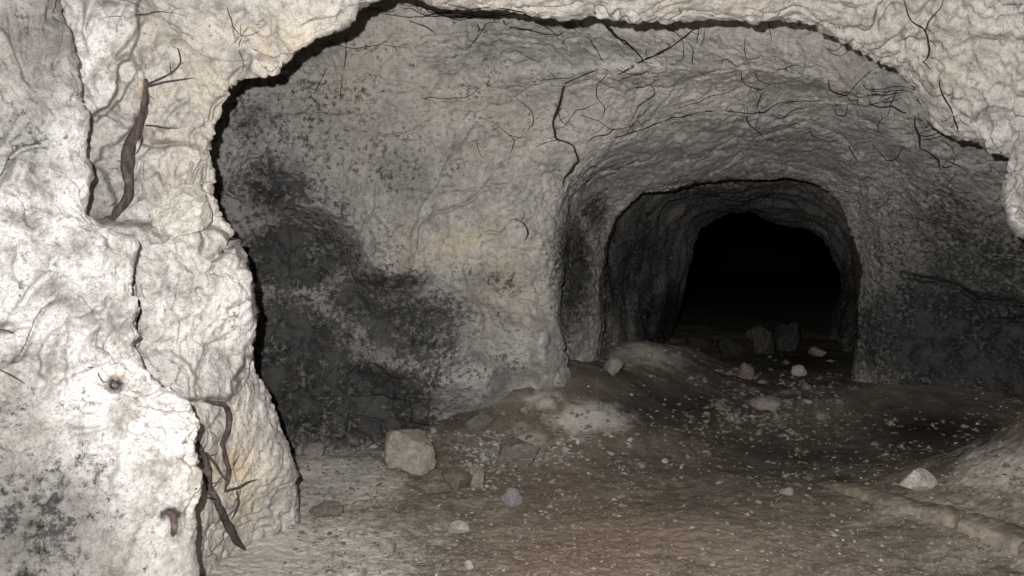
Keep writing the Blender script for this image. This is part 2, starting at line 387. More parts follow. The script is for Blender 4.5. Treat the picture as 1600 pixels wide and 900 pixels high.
# --- sculpting by traced outlines (photo pixels turned into places on the rock)
def pix(q): 
    y = np.maximum(q[:, 1], .05)
    return np.stack([800+q[:, 0]/y*FPX, HY-(q[:, 2]-ZC)/y*FPX], 1), q[:, 1]
PX, DEP = pix(V2)
jit = np.stack([perlin(p*12+2), perlin(p*12+77)], 1)*9+np.stack([perlin(p*38+2), perlin(p*38+77)], 1)*4
jit *= np.clip(1.8/np.maximum(DEP, .5), .45, 1.2)[:, None]
PXJ = PX+jit
row_i = np.repeat(np.arange(NS), NTH)
def seg_dist(q, a, b):
    ab = b-a; t = np.clip(((q-a)@ab)/max(ab@ab, 1e-6), 0, 1)
    return np.linalg.norm(q-(a+t[:, None]*ab), axis=1)
def pl_dist(q, pts):
    pts = np.array(pts, float); d = np.full(len(q), 1e9)
    for a, b in zip(pts[:-1], pts[1:]): d = np.minimum(d, seg_dist(q, a, b))
    return d
def poly_sd(q, pts):
    pts = np.array(pts, float); d = pl_dist(q, np.vstack([pts, pts[:1]]))
    ins = np.zeros(len(q), bool)
    for (x0, y0), (x1, y1) in zip(pts, np.roll(pts, -1, 0)):
        c = (y0 > q[:, 1]) != (y1 > q[:, 1])
        with np.errstate(all='ignore'): xi = (x1-x0)*(q[:, 1]-y0)/(y1-y0)+x0
        ins ^= c & (q[:, 0] < xi)
    return np.where(ins, d, -d)
raydir = V2-np.array([0, 0, ZC]); raydir /= np.linalg.norm(raydir, axis=1)[:, None]+1e-9
def sel(pts, pad, r0, r1):
    pts = np.array(pts, float); lo = pts.min(0)-pad; hi = pts.max(0)+pad
    return np.nonzero((row_i >= ridx[r0]) & (row_i <= ridx[r1]) & (DEP > .3) & np.all((PXJ >= lo) & (PXJ <= hi), axis=1))[0]
off = np.zeros(len(V2), np.float32)
def stamp(pts, delta, w0, w1, r0, r1):                     # push (+) or pull (-) a patch along the line of sight, rim from w0 to w1 px
    i = sel(pts, 60, r0, r1); sd = poly_sd(PXJ[i], pts); off[i] += delta*sstep(w0, w1, sd)
def groove(pts, depth, wpx, r0, r1):
    i = sel(pts, 20, r0, r1); d = pl_dist(PXJ[i], pts); off[i] += depth*np.exp(-(d/wpx)**2)
def step(pts, h, fall, r0, r1, side=1, edge=1.6):                    # a broken edge: one side proud, fading away over fall px
    i = sel(pts, fall*2, r0, r1); q = PXJ[i]; pt = np.array(pts, float)
    best = np.full(len(q), 1e9); sg = np.zeros(len(q)); fade = np.zeros(len(q)); ln = np.r_[0, np.cumsum(np.linalg.norm(np.diff(pt, axis=0), axis=1))]; kk = 0
    for a, b in zip(pt[:-1], pt[1:]):
        d = seg_dist(q, a, b); s = np.sign((b[0]-a[0])*(q[:, 1]-a[1])-(b[1]-a[1])*(q[:, 0]-a[0]))
        u = d < best-1e-6; best = np.where(u, d, best); sg = np.where(u, s, sg)
        ab = b-a; tt = (ln[kk]+np.clip(((q-a)@ab)/(ab@ab), 0, 1)*math.sqrt(ab@ab))/ln[-1]; fade = np.where(u, sstep(0, .25, tt)*sstep(1, .75, tt), fade); kk += 1
    off[i] -= h*.5*np.clip(sg*side*best/edge, -1, 1)*np.exp(-best/fall)*fade
# foreground left: hanging slab, recess above the ledge, ledge block below
stamp([(90, -60), (222, -60), (214, 20), (215, 55), (207, 85), (206, 95), (192, 98), (188, 125), (165, 165), (138, 190), (112, 205), (85, 120)], -.10, -1, 4, 'A3', 'B')
stamp([(110, 190), (150, 190), (185, 150), (225, 100), (222, 175), (205, 205), (180, 222), (158, 228), (155, 250), (140, 258), (110, 255)], -.05, -1, 3, 'A3', 'B')
stamp([(100, 345), (180, 345), (240, 350), (300, 352), (345, 352), (372, 382), (400, 420), (410, 550), (390, 560), (375, 600), (362, 625), (340, 628), (318, 628), (250, 620), (120, 520)], -.08, -2, 10, 'A3', 'B2')
stamp([(215, 365), (212, 400), (195, 410), (205, 430), (198, 445), (210, 480), (150, 480), (120, 370)], -.05, -1, 4, 'A3', 'B')
stamp([(90, 258), (160, 258), (185, 300), (178, 345), (90, 345)], .05, -2, 10, 'A3', 'B')
groove([(388, 545), (383, 570), (372, 590), (362, 600), (361, 625)], .05, 3, 'A3', 'B2')
groove([(300, 255), (292, 275), (288, 288)], .03, 3, 'A3', 'B'); groove([(330, 225), (325, 250), (322, 275), (312, 298)], .03, 3, 'A3', 'B')
groove([(388, 85), (380, 110), (362, 135), (345, 155), (335, 165), (330, 185)], .03, 2.6, 'A3', 'B')
groove([(405, 40), (425, 30), (432, 60), (445, 80)], .02, 3, 'A4', 'B'); groove([(312, 625), (308, 600), (315, 570), (320, 540)], .03, 3, 'A3', 'B')
step([(232, 195), (255, 198), (280, 200)], .03, 25, 'A3', 'B')
for q in ([(230, 545), (270, 545), (310, 590), (318, 625)], [(215, 560), (240, 540), (262, 560)]): step(q, .03, 40, 'A3', 'B')
groove([(205, 440), (215, 475), (212, 500), (203, 530), (207, 560)], .04, 3.5, 'A', 'A4')
# nearest rock: hole, stubs, chips
i = sel([(183, 600)], 40, 'A0', 'A'); d = np.linalg.norm((PXJ[i]-np.array([183, 600]))*np.array([1, .9]), axis=1); off[i] += .035*(1-sstep(3, 16, d))
for q in ([(120, 600), (128, 660), (150, 740), (152, 800)], [(30, 380), (25, 430), (40, 470)], [(100, 470), (108, 520), (100, 590), (110, 640)], [(140, 240), (170, 300), (165, 420)]):
    step(q, .022, 40, 'cam1', 'A')
groove([(60, 520), (95, 500), (140, 495)], .012, 3, 'cam1', 'A'); groove([(20, 800), (60, 830), (70, 880)], .012, 3, 'cam1', 'A')
# chamber
step([(400, 352), (450, 338), (500, 345), (540, 370), (552, 400), (570, 430), (600, 455), (645, 460), (690, 450)], .30, 80, 'C', 'E', -1, 22)
stamp([(545, 445), (600, 462), (650, 462), (700, 440), (760, 455), (800, 480), (870, 500), (895, 580), (860, 600), (795, 610), (780, 640), (720, 640), (640, 620), (580, 610), (520, 560)], -.13, -3, 45, 'C', 'E')
stamp([(690, 580), (740, 540), (790, 560), (800, 610), (770, 650), (690, 650), (620, 620), (640, 590)], -.09, -3, 30, 'C', 'E')
stamp([(820, 490), (880, 470), (905, 500), (900, 620), (830, 620)], -.10, -3, 30, 'D2', 'E')
step([(560, 612), (600, 618), (640, 628), (645, 660), (700, 672)], .06, 40, 'C', 'E')
for q in ([(880, 130), (866, 190), (870, 218), (895, 224), (905, 250), (888, 270), (878, 300)], [(960, 212), (945, 245), (920, 262), (890, 285), (878, 320), (866, 350)]):
    step(q, .03, 40, 'C', 'E2', 1)
step([(962, 213), (1010, 200), (1050, 186), (1110, 176), (1190, 176), (1220, 162), (1300, 158), (1345, 170)], .045, 50, 'C', 'F', 1)
step([(1000, 300), (960, 292), (930, 270), (905, 300), (900, 350)], .03, 25, 'E', 'F', 1)
groove([(1410, 430), (1460, 438), (1500, 450), (1530, 468), (1580, 472), (1620, 478)], .07, 5, 'C', 'F')
step([(1400, 428), (1450, 432), (1500, 448), (1530, 468), (1620, 476)], .06, 60, 'C', 'F', -1)
groove([(1545, 500), (1600, 500)], .03, 4, 'C', 'F')
for q in ([(1180, 210), (1240, 200), (1260, 190), (1310, 210), (1340, 240)], [(700, 300), (760, 295), (790, 290)], [(640, 180), (660, 210), (720, 260)], [(1340, 150), (1335, 180), (1360, 190)], [(1000, 130), (1040, 140), (1120, 110), (1180, 95)],
          [(810, 470), (850, 480)], [(725, 255), (745, 285), (780, 290)], [(540, 200), (600, 215), (660, 200)], [(1250, 60), (1262, 80), (1255, 120)]):
    groove(q, .016, 2.6, 'C', 'F')
groove([(1013, 455), (1010, 480), (1020, 505), (1018, 530)], .05, 3, 'F', 'H')
# the ceiling rim: crumbling lip along the entrance arch
for q in ([(570, 22), (640, 18), (720, 28), (790, 22), (850, 30), (930, 18)], [(640, 5), (700, 22), (760, 14), (840, 26)], [(1230, 30), (1245, 45), (1280, 38), (1310, 58)]):
    step(q, .03, 30, 'A4', 'D', -1)
V2 = V2+raydir*off[:, None]
PX, DEP = pix(V2)

# --- colour of the rock: soot, painted tunnel darkness, lichen-like yellow crusts, white chalk with flash glare painted in, rust
def blobs(lst, r0, r1):
    a = np.zeros(len(V2), np.float32)
    m_ = (row_i >= ridx[r0]) & (row_i <= ridx[r1]) & (DEP > .3)
    i = np.nonzero(m_)[0]; q = PX[i]
    for x, y, rx, ry, s in lst:
        a[i] = np.maximum(a[i], s*np.exp(-(((q[:, 0]-x)/rx)**2+((q[:, 1]-y)/ry)**2)))
    return a
soot_shade = blobs([(450, 400, 110, 60, 1.5), (400, 560, 170, 130, 1.45), (520, 630, 180, 85, 1.4), (430, 300, 90, 80, .95), (390, 190, 60, 70, .7), (470, 150, 60, 50, .35), (760, 85, 70, 70, .35), (620, 270, 90, 70, .55), (700, 250, 50, 60, .35),
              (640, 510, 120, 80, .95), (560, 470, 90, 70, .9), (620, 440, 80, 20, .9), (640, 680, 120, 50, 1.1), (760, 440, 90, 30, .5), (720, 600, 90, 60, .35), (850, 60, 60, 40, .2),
              (1480, 520, 200, 130, 1.2), (1580, 560, 130, 130, 1.3), (1440, 610, 130, 40, 1.0), (1580, 420, 80, 90, .7), (1420, 360, 90, 60, .4), (1480, 330, 90, 70, .35), (900, 430, 40, 110, 1.0), (925, 330, 30, 50, .8), (1385, 150, 60, 60, .35)], 'B2', 'F')*1.2  # wall soot; the tunnel jamb patches paint its dim side face
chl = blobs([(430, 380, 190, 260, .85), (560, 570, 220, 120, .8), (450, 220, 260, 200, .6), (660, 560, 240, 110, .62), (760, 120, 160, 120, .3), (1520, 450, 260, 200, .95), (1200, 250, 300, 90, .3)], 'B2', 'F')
soot_shade = np.maximum(soot_shade, chl)
soot_shade = np.maximum(soot_shade, blobs([(60, 820, 150, 140, .75), (30, 640, 60, 60, .5), (184, 601, 15, 12, 1.0), (176, 596, 8, 6, .8), (268, 802, 22, 12, 1.1), (272, 825, 10, 18, 1.0), (45, 210, 60, 70, .55), (70, 60, 80, 90, .6), (60, 420, 40, 80, .25), (110, 520, 40, 60, .25)], 'cam1', 'A'))  # small spots darken the hole in the rock by colour
soot_shade = np.maximum(soot_shade, blobs([(160, 300, 60, 60, .35), (150, 240, 30, 30, .3), (260, 560, 60, 40, .2)], 'A2', 'B'))
soot_shade = np.maximum(soot_shade, blobs([(980, 420, 110, 170, .95), (1050, 500, 90, 90, 1.15), (1150, 310, 300, 80, .7), (1330, 500, 80, 170, .9)], 'F', 'H'))  # tunnel dimness painted into the rock colour
soot_shade = np.maximum(soot_shade, np.repeat(sstep(ridx['H'], ridx['H']+10, np.arange(NS))*1.4, NTH))  # painted black for the far end that the flash barely reaches
cream = blobs([(600, 120, 120, 90, .55), (740, 400, 110, 60, .9), (620, 600, 40, 30, .9), (800, 440, 50, 60, .8), (470, 440, 40, 30, .2), (760, 220, 90, 120, .4), (1230, 120, 150, 70, .3)], 'B2', 'E2')
cream = np.maximum(cream, blobs([(300, 120, 120, 110, .5), (430, 60, 120, 60, .6), (300, 320, 60, 40, .8), (380, 760, 60, 90, .75), (250, 240, 60, 80, .5), (1000, 10, 300, 30, .55), (1480, 60, 100, 80, .35)], 'A2', 'B2'))
white = np.maximum(blobs([(150, 600, 130, 180, 1.0), (50, 400, 130, 170, 1.0), (230, 720, 100, 130, 1.0), (20, 560, 60, 80, .9), (100, 220, 50, 60, .8)], 'cam1', 'A'), blobs([(150, 90, 60, 90, .9), (300, 500, 110, 90, .55), (250, 360, 100, 60, .4)], 'A2', 'B2'))  # near wall patches paint the flash overexposure into the rock colour
white = np.maximum(white, blobs([(435, 430, 30, 25, .9), (720, 610, 70, 40, .5), (850, 540, 50, 60, .4)], 'B2', 'E2'))
brown = np.maximum(blobs([(440, 90, 90, 40, .22), (270, 190, 60, 90, .22), (330, 690, 60, 90, .2), (355, 730, 25, 30, .8), (270, 800, 16, 20, .9), (165, 525, 12, 12, .7), (183, 592, 18, 12, .7)], 'cam1', 'B'), blobs([(255, 215, 25, 20, .5), (225, 140, 12, 30, .7)], 'A2', 'B'))

def grid_object(name, r0, r1, label, cat):
    a, b = r0, r1
    n = b-a+1
    vv = V2.reshape(NS, NTH, 3)[a:b+1].reshape(-1, 3)
    ii, jj = np.meshgrid(np.arange(n-1), np.arange(NTH), indexing='ij'); jn = (jj+1) % NTH
    f = np.stack([ii*NTH+jj, ii*NTH+jn, (ii+1)*NTH+jn, (ii+1)*NTH+jj], -1).reshape(-1, 4)
    o = quad_mesh(name, vv, f, ROCK)
    sl = slice(a*NTH, (b+1)*NTH)
    for nm, arr in (('soot_shade', soot_shade), ('cream', cream), ('white', white), ('brown', brown)):
        at = o.data.attributes.new(nm, 'FLOAT', 'POINT'); at.data.foreach_set('value', np.ascontiguousarray(arr[sl], np.float32))
    return tag(o, label, cat, kind='structure')
def quad_mesh(name, v, f, mat, smooth=True):
    me = bpy.data.meshes.new(name)
    me.vertices.add(len(v)); me.vertices.foreach_set('co', np.ascontiguousarray(v, np.float32).ravel())
    k = f.shape[1]
    me.loops.add(f.size); me.loops.foreach_set('vertex_index', f.astype(np.int32).ravel())
    me.polygons.add(len(f)); me.polygons.foreach_set('loop_start', np.arange(0, f.size, k, dtype=np.int32))
    me.polygons.foreach_set('use_smooth', np.full(len(f), smooth))
    me.update(calc_edges=True); me.materials.append(mat)
    o = bpy.data.objects.new(name, me); C.objects.link(o); return o
iB2, iF2, iH = ridx['B2']+4, ridx['F2']+2, ridx['H']+4
shell = [grid_object('entrance_rock', 0, iB2, 'flaking cream white rock of the near wall, pillar and ceiling rim framing the cave', 'cave wall'),
         grid_object('chamber_wall', iB2, iF2, 'sooty grey rock wall and vault of the chamber behind the pillar', 'cave wall'),
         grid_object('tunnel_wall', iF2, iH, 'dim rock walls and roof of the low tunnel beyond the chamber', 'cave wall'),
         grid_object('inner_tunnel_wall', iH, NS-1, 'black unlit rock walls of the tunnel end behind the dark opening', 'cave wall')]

# ------------------------------------------------------------------ ground
ys = np.concatenate([np.linspace(-2.4, 1.9, 30), 1.0/np.linspace(1/2.0, 1/9.0, 400), np.geomspace(9.1, 33, 40)])
us = np.concatenate([np.linspace(-1.6, -.66, 24, endpoint=False), np.linspace(-.66, .66, 500), np.linspace(.67, 1.6, 24)])
Yg, Ug = np.meshgrid(ys, us, indexing='ij'); Xg = Ug*np.maximum(Yg, 1.4)
def ground_h(x, y):
    q = np.stack([x, y, np.zeros_like(x)], 1)
    g = lambda cx, cy, sx, sy, h: h*np.exp(-((x-cx)/sx)**2-((y-cy)/sy)**2)
    z = .028*fbm(q*1.3, 3)+.009*fbm(q*4, 2)+.004*fbm(q*21, 3, .7)+.004*fbm(q*75, 2)
    z = z+.15*sstep(3.0, 4.8, y)
    z = z+g(.26, 4.15, .5, .5, .24)+g(.74, 4.95, .34, .55, .22)+g(1.15, 5.5, .32, .45, .12)+g(-.15, 3.9, .45, .3, .09)+g(.3, 3.65, .42, .3, .02)
    z = z+g(2.5, 2.75, .78, .62, .78)+g(1.5, 3.9, .7, .45, -.08)
    z = z+g(-.95, 2.9, .5, .5, .05)+g(-.75, 3.3, .6, .25, .06)+g(-1.0, 1.4, .5, .8, .12)+g(2.4, 4.6, .6, .6, .06)
    return z
Zg = ground_h(Xg.ravel(), Yg.ravel())
gv = np.stack([Xg.ravel(), Yg.ravel(), Zg], 1)
nu, ny = len(us), len(ys)
ii, jj = np.meshgrid(np.arange(ny-1), np.arange(nu-1), indexing='ij')
gf = np.stack([ii*nu+jj, ii*nu+jj+1, (ii+1)*nu+jj+1, (ii+1)*nu+jj], -1).reshape(-1, 4)
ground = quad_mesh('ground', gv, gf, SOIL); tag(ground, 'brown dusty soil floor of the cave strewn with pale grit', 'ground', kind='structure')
gp, gd = pix(gv); gok = gd > 1
def gblobs(lst):
    a = np.zeros(len(gv), np.float32)
    for x, y, rx, ry, s in lst:
        a = np.maximum(a, s*np.exp(-((gp[:, 0]-x)/rx)**2-((gp[:, 1]-y)/ry)**2)*gok)
    return a
pale = gblobs([(420, 880, 230, 110, 1.1), (520, 750, 130, 60, .9), (600, 860, 150, 70, .5), (915, 655, 85, 30, .72), (850, 625, 40, 30, .5), (820, 700, 90, 40, .45), (1020, 550, 100, 35, .6), (960, 530, 60, 30, .6),
               (1560, 740, 120, 70, .55), (1450, 800, 160, 40, .45), (1180, 620, 120, 25, .3), (720, 760, 160, 50, .35), (1560, 880, 120, 40, .4)])
dark = gblobs([(1450, 670, 150, 50, 1.1), (1060, 640, 200, 55, .9), (960, 590, 80, 30, .55), (520, 665, 110, 35, .9), (720, 650, 90, 30, .8), (1230, 700, 220, 55, .75), (1200, 600, 180, 40, .6), (1250, 560, 120, 30, 1), (1310, 750, 40, 14, .8), (1000, 725, 220, 45, .5), (600, 640, 100, 30, .9)])  # dark soil, with shade behind the mound and in the timber hollow painted in
red = gblobs([(930, 860, 170, 90, .9), (860, 760, 120, 60, .5), (1150, 860, 150, 60, .35)])
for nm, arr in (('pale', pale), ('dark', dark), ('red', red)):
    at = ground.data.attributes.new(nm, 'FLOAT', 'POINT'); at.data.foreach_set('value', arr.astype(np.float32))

# ------------------------------------------------------------------ placing by ray
def bvh_of(o):
    n = len(o.data.vertices); v = np.empty(n*3, np.float32); o.data.vertices.foreach_get('co', v)
    k = len(o.data.polygons); f = np.empty(k*4, np.int32); o.data.loops.foreach_get('vertex_index', f)
    return BVHTree.FromPolygons(v.reshape(-1, 3).tolist(), f.reshape(-1, 4).tolist())
wallB = [bvh_of(o) for o in shell[:3]]; groundB = bvh_of(ground)
EYE = Vector((0, 0, ZC))
def hit(px, py, trees):
    d = Vector((px-800, FPX, -(py-HY))).normalized(); best = None
    for t in trees:
        r = t.ray_cast(EYE, d)
        if r[0] is not None and (best is None or r[3] < best[3]): best = r
    return (best[0], best[1] if best[1].dot(d) < 0 else -best[1]) if best else (None, None)

# ------------------------------------------------------------------ roots
def tube(name, pts, rads, mat, parent=None, seg=8, wob=.25, flat=1.0):
    pts = np.array(pts, float); rads = np.array(rads, float)
    n = max(4, int(len(pts)*5)); t = np.linspace(0, len(pts)-1, n)
    tt = np.arange(len(pts))
    q = np.stack([np.interp(t, tt, pts[:, k]) for k in range(3)], 1); r = np.interp(t, tt, rads)
    for _ in range(3): q[1:-1] = .5*q[1:-1]+.25*(q[2:]+q[:-2])
    s0 = random.uniform(0, 50)
    jn = np.stack([perlin(q*16+s0), perlin(q*16+s0+9), perlin(q*16+s0+19)], 1)
    q = q+jn*r[:, None]*.6
    tg = np.gradient(q, axis=0); tg /= np.linalg.norm(tg, axis=1)[:, None]+1e-9
    up = np.array([0, 1., 0]); a = np.cross(tg, up); a /= np.linalg.norm(a, axis=1)[:, None]+1e-9; b = np.cross(tg, a)
    v = []
    for k in range(seg):
        th = 2*math.pi*k/seg
        rr = r*(1+wob*perlin(q*34+k*1.3+s0))
        v.append(q+a*(rr*math.cos(th))[:, None]+b*(rr*math.sin(th)*flat)[:, None])
    v = np.stack(v, 1).reshape(-1, 3)
    i2, j2 = np.meshgrid(np.arange(n-1), np.arange(seg), indexing='ij'); jn2 = (j2+1) % seg
    f = np.stack([i2*seg+j2, i2*seg+jn2, (i2+1)*seg+jn2, (i2+1)*seg+j2], -1).reshape(-1, 4)
    e0, e1 = len(v), len(v)+1
    v = np.vstack([v, q[:1]-tg[:1]*r[0]*.6, q[-1:]+tg[-1:]*r[-1]*.8])
    caps = [(k, (k+1) % seg, e0, e0) for k in range(seg)]; 
    me = bpy.data.meshes.new(name)
    o0 = (n-1)*seg
    me.from_pydata(v.tolist(), [], f.tolist()+[((k+1) % seg, k, e0) for k in range(seg)]+[(o0+k, o0+(k+1) % seg, e1) for k in range(seg)])
    me.polygons.foreach_set('use_smooth', [True]*len(me.polygons)); me.materials.append(mat)
    o = bpy.data.objects.new(name, me); C.objects.link(o)
    if parent: o.parent = parent
    return o
def densify(pl, w, step_=9):
    out = []; ww = []
    for i in range(len(pl)-1):
        (x0, y0), (x1, y1) = pl[i], pl[i+1]; k = max(1, int(math.hypot(x1-x0, y1-y0)/step_))
        for j in range(k):
            t = j/k; out.append((x0+(x1-x0)*t, y0+(y1-y0)*t)); ww.append(w[i]+(w[i+1]-w[i])*t)
    out.append(pl[-1]); ww.append(w[-1]); return out, ww
def wall_tube(name, pl, w, mat, parent=None, proud=.55, trees=None, wob=.25):
    if isinstance(w, (int, float)): w = [w]*len(pl)
    if len(w) != len(pl): w = list(np.interp(np.linspace(0, 1, len(pl)), np.linspace(0, 1, len(w)), w))
    q, ww = densify(pl, w)
    if mat is ROOTD: ww = [k*.8*random.uniform(.6, 1.25) for k in ww]; q = [(x+random.gauss(0, .9), y+random.gauss(0, .9)) for x, y in q]
    ww = list(ww); ww[-1] *= .35
    pts = []; rr = []; last = None
    for (x, y), k in zip(q, ww):
        h, n = hit(x, y, trees or wallB)
        if h is None: continue
        d = h.y
        if last is not None and abs(d-last) > .12: d = last+math.copysign(.12, d-last)
        last = d; r = k*.5/FPX*d
        pts.append(P(x, y, d-r*proud)); rr.append(r)
    # even out the depth
    a = np.array(pts); dd = a[:, 1].copy()
    dd = np.minimum(dd, np.minimum(np.r_[dd[1:], dd[-1]], np.r_[dd[0], dd[:-1]]))
    for _ in range(8): dd[1:-1] = .5*dd[1:-1]+.25*(dd[2:]+dd[:-2])
    a = a-np.array([0, 0, ZC]); a *= (dd/a[:, 1])[:, None]; a += np.array([0, 0, ZC])
    return tube(name, a, rr, mat, parent, wob=wob)
def hairs(parent, main, n, mat, trees, reach=26):
    for _ in range(n):
        i_ = random.randrange(len(main)-1); t_ = random.random()
        x = main[i_][0]*(1-t_)+main[i_+1][0]*t_; y = main[i_][1]*(1-t_)+main[i_+1][1]*t_
        a_ = random.choice((0, math.pi))+random.gauss(.4, .7); q = [(x, y)]
        for _k in range(random.randrange(2, 5)):
            a_ += random.gauss(0, .5); l_ = reach*random.uniform(.2, .45); x += math.cos(a_)*l_; y += math.sin(a_)*l_; q.append((x, y))
        wall_tube('rootlet', q, [2.2, 1.2], mat, parent, proud=.8, trees=trees)
def root(label, main, w, subs=(), mat=ROOT, group=None, name='tree_root', proud=.6, trees=None):
    h, _n = hit(*main[-1], trees or wallB)
    o = bpy.data.objects.new(name, None); C.objects.link(o); tag(o, label, 'root', group)
    wall_tube('root_stem', main, w, mat, o, proud=proud, trees=trees)
    for pl, sw in subs: wall_tube('rootlet', pl, sw, mat, o, proud=proud, trees=trees)
    if mat is ROOT and len(main) > 5: hairs(o, main, 7, ROOT, trees)
    return o
root('thick twisted purple brown root standing in the recess above the ledge',
     [(229, 124), (227, 150), (225, 172), (219, 195), (207, 213), (200, 240), (196, 258), (203, 285), (198, 305), (187, 325), (176, 345)], [6, 12, 16, 14, 16, 20, 20, 14, 15, 14, 13],
     [([(230, 132), (248, 124), (264, 117), (277, 107), (283, 96), (280, 80), (274, 68)], [4, 3, 2.5, 2]), ([(231, 135), (255, 128), (280, 125), (302, 122)], [4, 3, 2.5]), ([(267, 116), (266, 105), (264, 98)], 1.8),
      ([(228, 196), (245, 197), (262, 201), (280, 200)], [3, 2]), ([(215, 200), (222, 215), (217, 235), (208, 245)], [3, 2])], proud=.95)
root('thick forked root running down from the crack onto the floor beside the pillar foot',
     [(308, 690), (319, 715), (324, 740), (330, 765), (343, 795), (358, 825), (370, 845), (382, 858)], [7, 10, 12, 11, 12, 13, 11, 8],
     [([(320, 626), (335, 630), (352, 630), (358, 648), (356, 672), (348, 695), (352, 715), (357, 732), (356, 752), (352, 766)], [5, 6, 8, 9, 9, 9, 8, 7, 7, 6]),
      ([(322, 708), (338, 728), (352, 750)], [4, 4]), ([(352, 768), (372, 762), (386, 753), (402, 749)], [5, 4, 3]), ([(370, 768), (373, 785), (368, 800), (362, 812)], [4, 3]), ([(306, 764), (320, 770), (332, 773)], [3, 3]),
      ([(358, 738), (366, 725), (372, 712)], [3, 2])], proud=.8, trees=wallB+[groundB])
root('crooked dark root snaking down the rock beside the low tunnel arch',
     [(882, 132), (877, 152), (868, 175), (864, 192), (868, 218), (885, 221), (898, 228), (901, 242), (906, 252), (893, 266), (882, 276), (879, 291)], [3, 4, 5, 4.5, 5, 4, 4, 5, 5, 4.5, 4, 4],
     [([(868, 219), (852, 224), (838, 227)], [2.5, 1.5]), ([(882, 131), (900, 121), (925, 114), (942, 107), (955, 115)], [2.5, 2]), ([(865, 190), (875, 172), (880, 168)], 2), ([(960, 200), (950, 212), (930, 214), (915, 226)], 2.2)], ROOTD)
root('dark forked root hanging from the ceiling rim over the low tunnel',
     [(930, 20), (945, 35), (958, 52), (978, 68), (992, 78), (1005, 95)], [4, 5, 4.5, 4, 4, 4],
     [([(1005, 94), (988, 104), (966, 117)], [3.5, 3.5, 4]), ([(1005, 94), (1030, 82), (1055, 68), (1070, 60), (1082, 47), (1096, 43)], [3.5, 3, 2]), ([(1080, 50), (1092, 55), (1100, 42)], 1.6), ([(970, 123), (1000, 118), (1025, 105)], 1.8)], ROOTD)
root('branching dark root on the pale rock above the right part of the arch rim',
     [(1412, -4), (1417, 22), (1424, 34), (1443, 44), (1447, 58), (1452, 76), (1450, 88), (1442, 97)], [3, 3, 3.4, 3.6, 4.5, 3.6, 3, 2.5],
     [([(1446, 50), (1452, 32), (1462, 22), (1470, 8), (1473, -4)], [3, 2.5, 2]), ([(1442, 96), (1448, 102), (1454, 107)], 2), ([(1452, 60), (1462, 70), (1468, 82)], 1.5)], ROOTD)
root('thin dark root running down to the notch in the arch rim',
     [(1467, 126), (1472, 148), (1484, 168), (1492, 190), (1498, 207)], [2, 3, 3.4, 3.2, 3], [([(1488, 180), (1478, 188), (1470, 190)], 1.5)], ROOTD)
root('angular dark root on the shaded wall below the arch rim',
     [(1357, 162), (1372, 167), (1395, 168), (1410, 175), (1430, 183), (1429, 193), (1437, 215), (1436, 232), (1450, 238), (1466, 250), (1471, 264)], [2.5, 3.5, 3.5, 3.5, 3.5, 3, 3.6, 3, 3, 3.4, 3],
     [([(1471, 264), (1480, 262), (1489, 259)], 2.4), ([(1471, 264), (1464, 268)], 2.4), ([(1430, 184), (1442, 190), (1446, 186)], 2), ([(1440, 218), (1462, 214), (1478, 210)], 1.5)], ROOTD)
root('faint forked rootlet at the top of the shaded wall near the arch rim',
     [(1294, 128), (1297, 140), (1312, 147), (1322, 150), (1335, 135), (1350, 120), (1366, 108)], [2, 3, 3, 2.5, 2.2, 2, 2], [([(1322, 150), (1330, 158), (1340, 155), (1338, 165)], 1.8), ([(1304, 165), (1318, 165), (1330, 160)], 1.5), ([(1304, 170), (1306, 182), (1322, 180), (1325, 165)], 1.5)], ROOTD)
root('short stout dark root stub under the crumbling ceiling rim', [(797, 42), (812, 45), (835, 49)], [4, 6, 4], [([(835, 49), (855, 53), (873, 55), (880, 49)], [2.5, 2]), ([(786, 32), (792, 42)], 4)], ROOTD)
root('long thin dark tube drawn along the crease over the low tunnel', [(960, 214), (985, 207), (1010, 199), (1050, 184), (1070, 180), (1105, 175), (1140, 173), (1165, 176), (1192, 175), (1215, 161), (1250, 158), (1290, 159)], [2.4, 2.6, 2.4, 2, 2, 2.2, 2, 2.2, 2.4, 2.2, 2.2, 1.8],
     [([(1065, 183), (1080, 180), (1078, 184)], 1.6), ([(980, 205), (995, 185), (1012, 170), (1022, 163)], [2, 1.6]), ([(1060, 170), (1100, 155), (1150, 140), (1160, 130)], [1.6, 1.3])], ROOTD)  # dark tube added to draw the crease line
root('small forked rootlet on the bare rock left of the low tunnel', [(806, 341), (815, 346), (822, 352), (824, 365), (820, 378)], [1.6, 2.6, 3, 3.4, 2.6], [([(815, 346), (818, 336), (820, 330)], 1.5)], ROOTD)
root('straight thin root hanging down the sooty back wall', [(541, 54), (539, 85), (536, 115), (533, 140), (532, 160)], [2.4, 2.2, 2, 2, 1.6], (), ROOTD)
root('curled rootlet above the shaded wall beside the tunnel arch', [(1195, 200), (1230, 195), (1260, 188), (1268, 212), (1295, 222), (1312, 218), (1325, 225), (1333, 242), (1342, 255)], [1.3, 1.5, 1.8, 1.8, 2, 1.8, 2, 2.4, 2], (), ROOTD)
for pl in ([(575, 12), (600, 18), (640, 14), (665, 24), (700, 18), (740, 26), (800, 22), (850, 27)], [(590, 20), (640, 28), (690, 24), (720, 32), (760, 26)], [(620, 8), (660, 10), (690, 22), (715, 20), (720, 8)],
           [(745, 36), (748, 46), (744, 54)], [(650, 6), (672, 20), (705, 28), (760, 24)], [(700, 6), (735, 14), (770, 10), (820, 20)], [(640, 34), (670, 44), (690, 60)]):
    root('thin dark rootlet matted under the crumbling ceiling rim', pl, [1.5, 2.6, 2], (), ROOTD, 'rootlets matted under the ceiling rim')
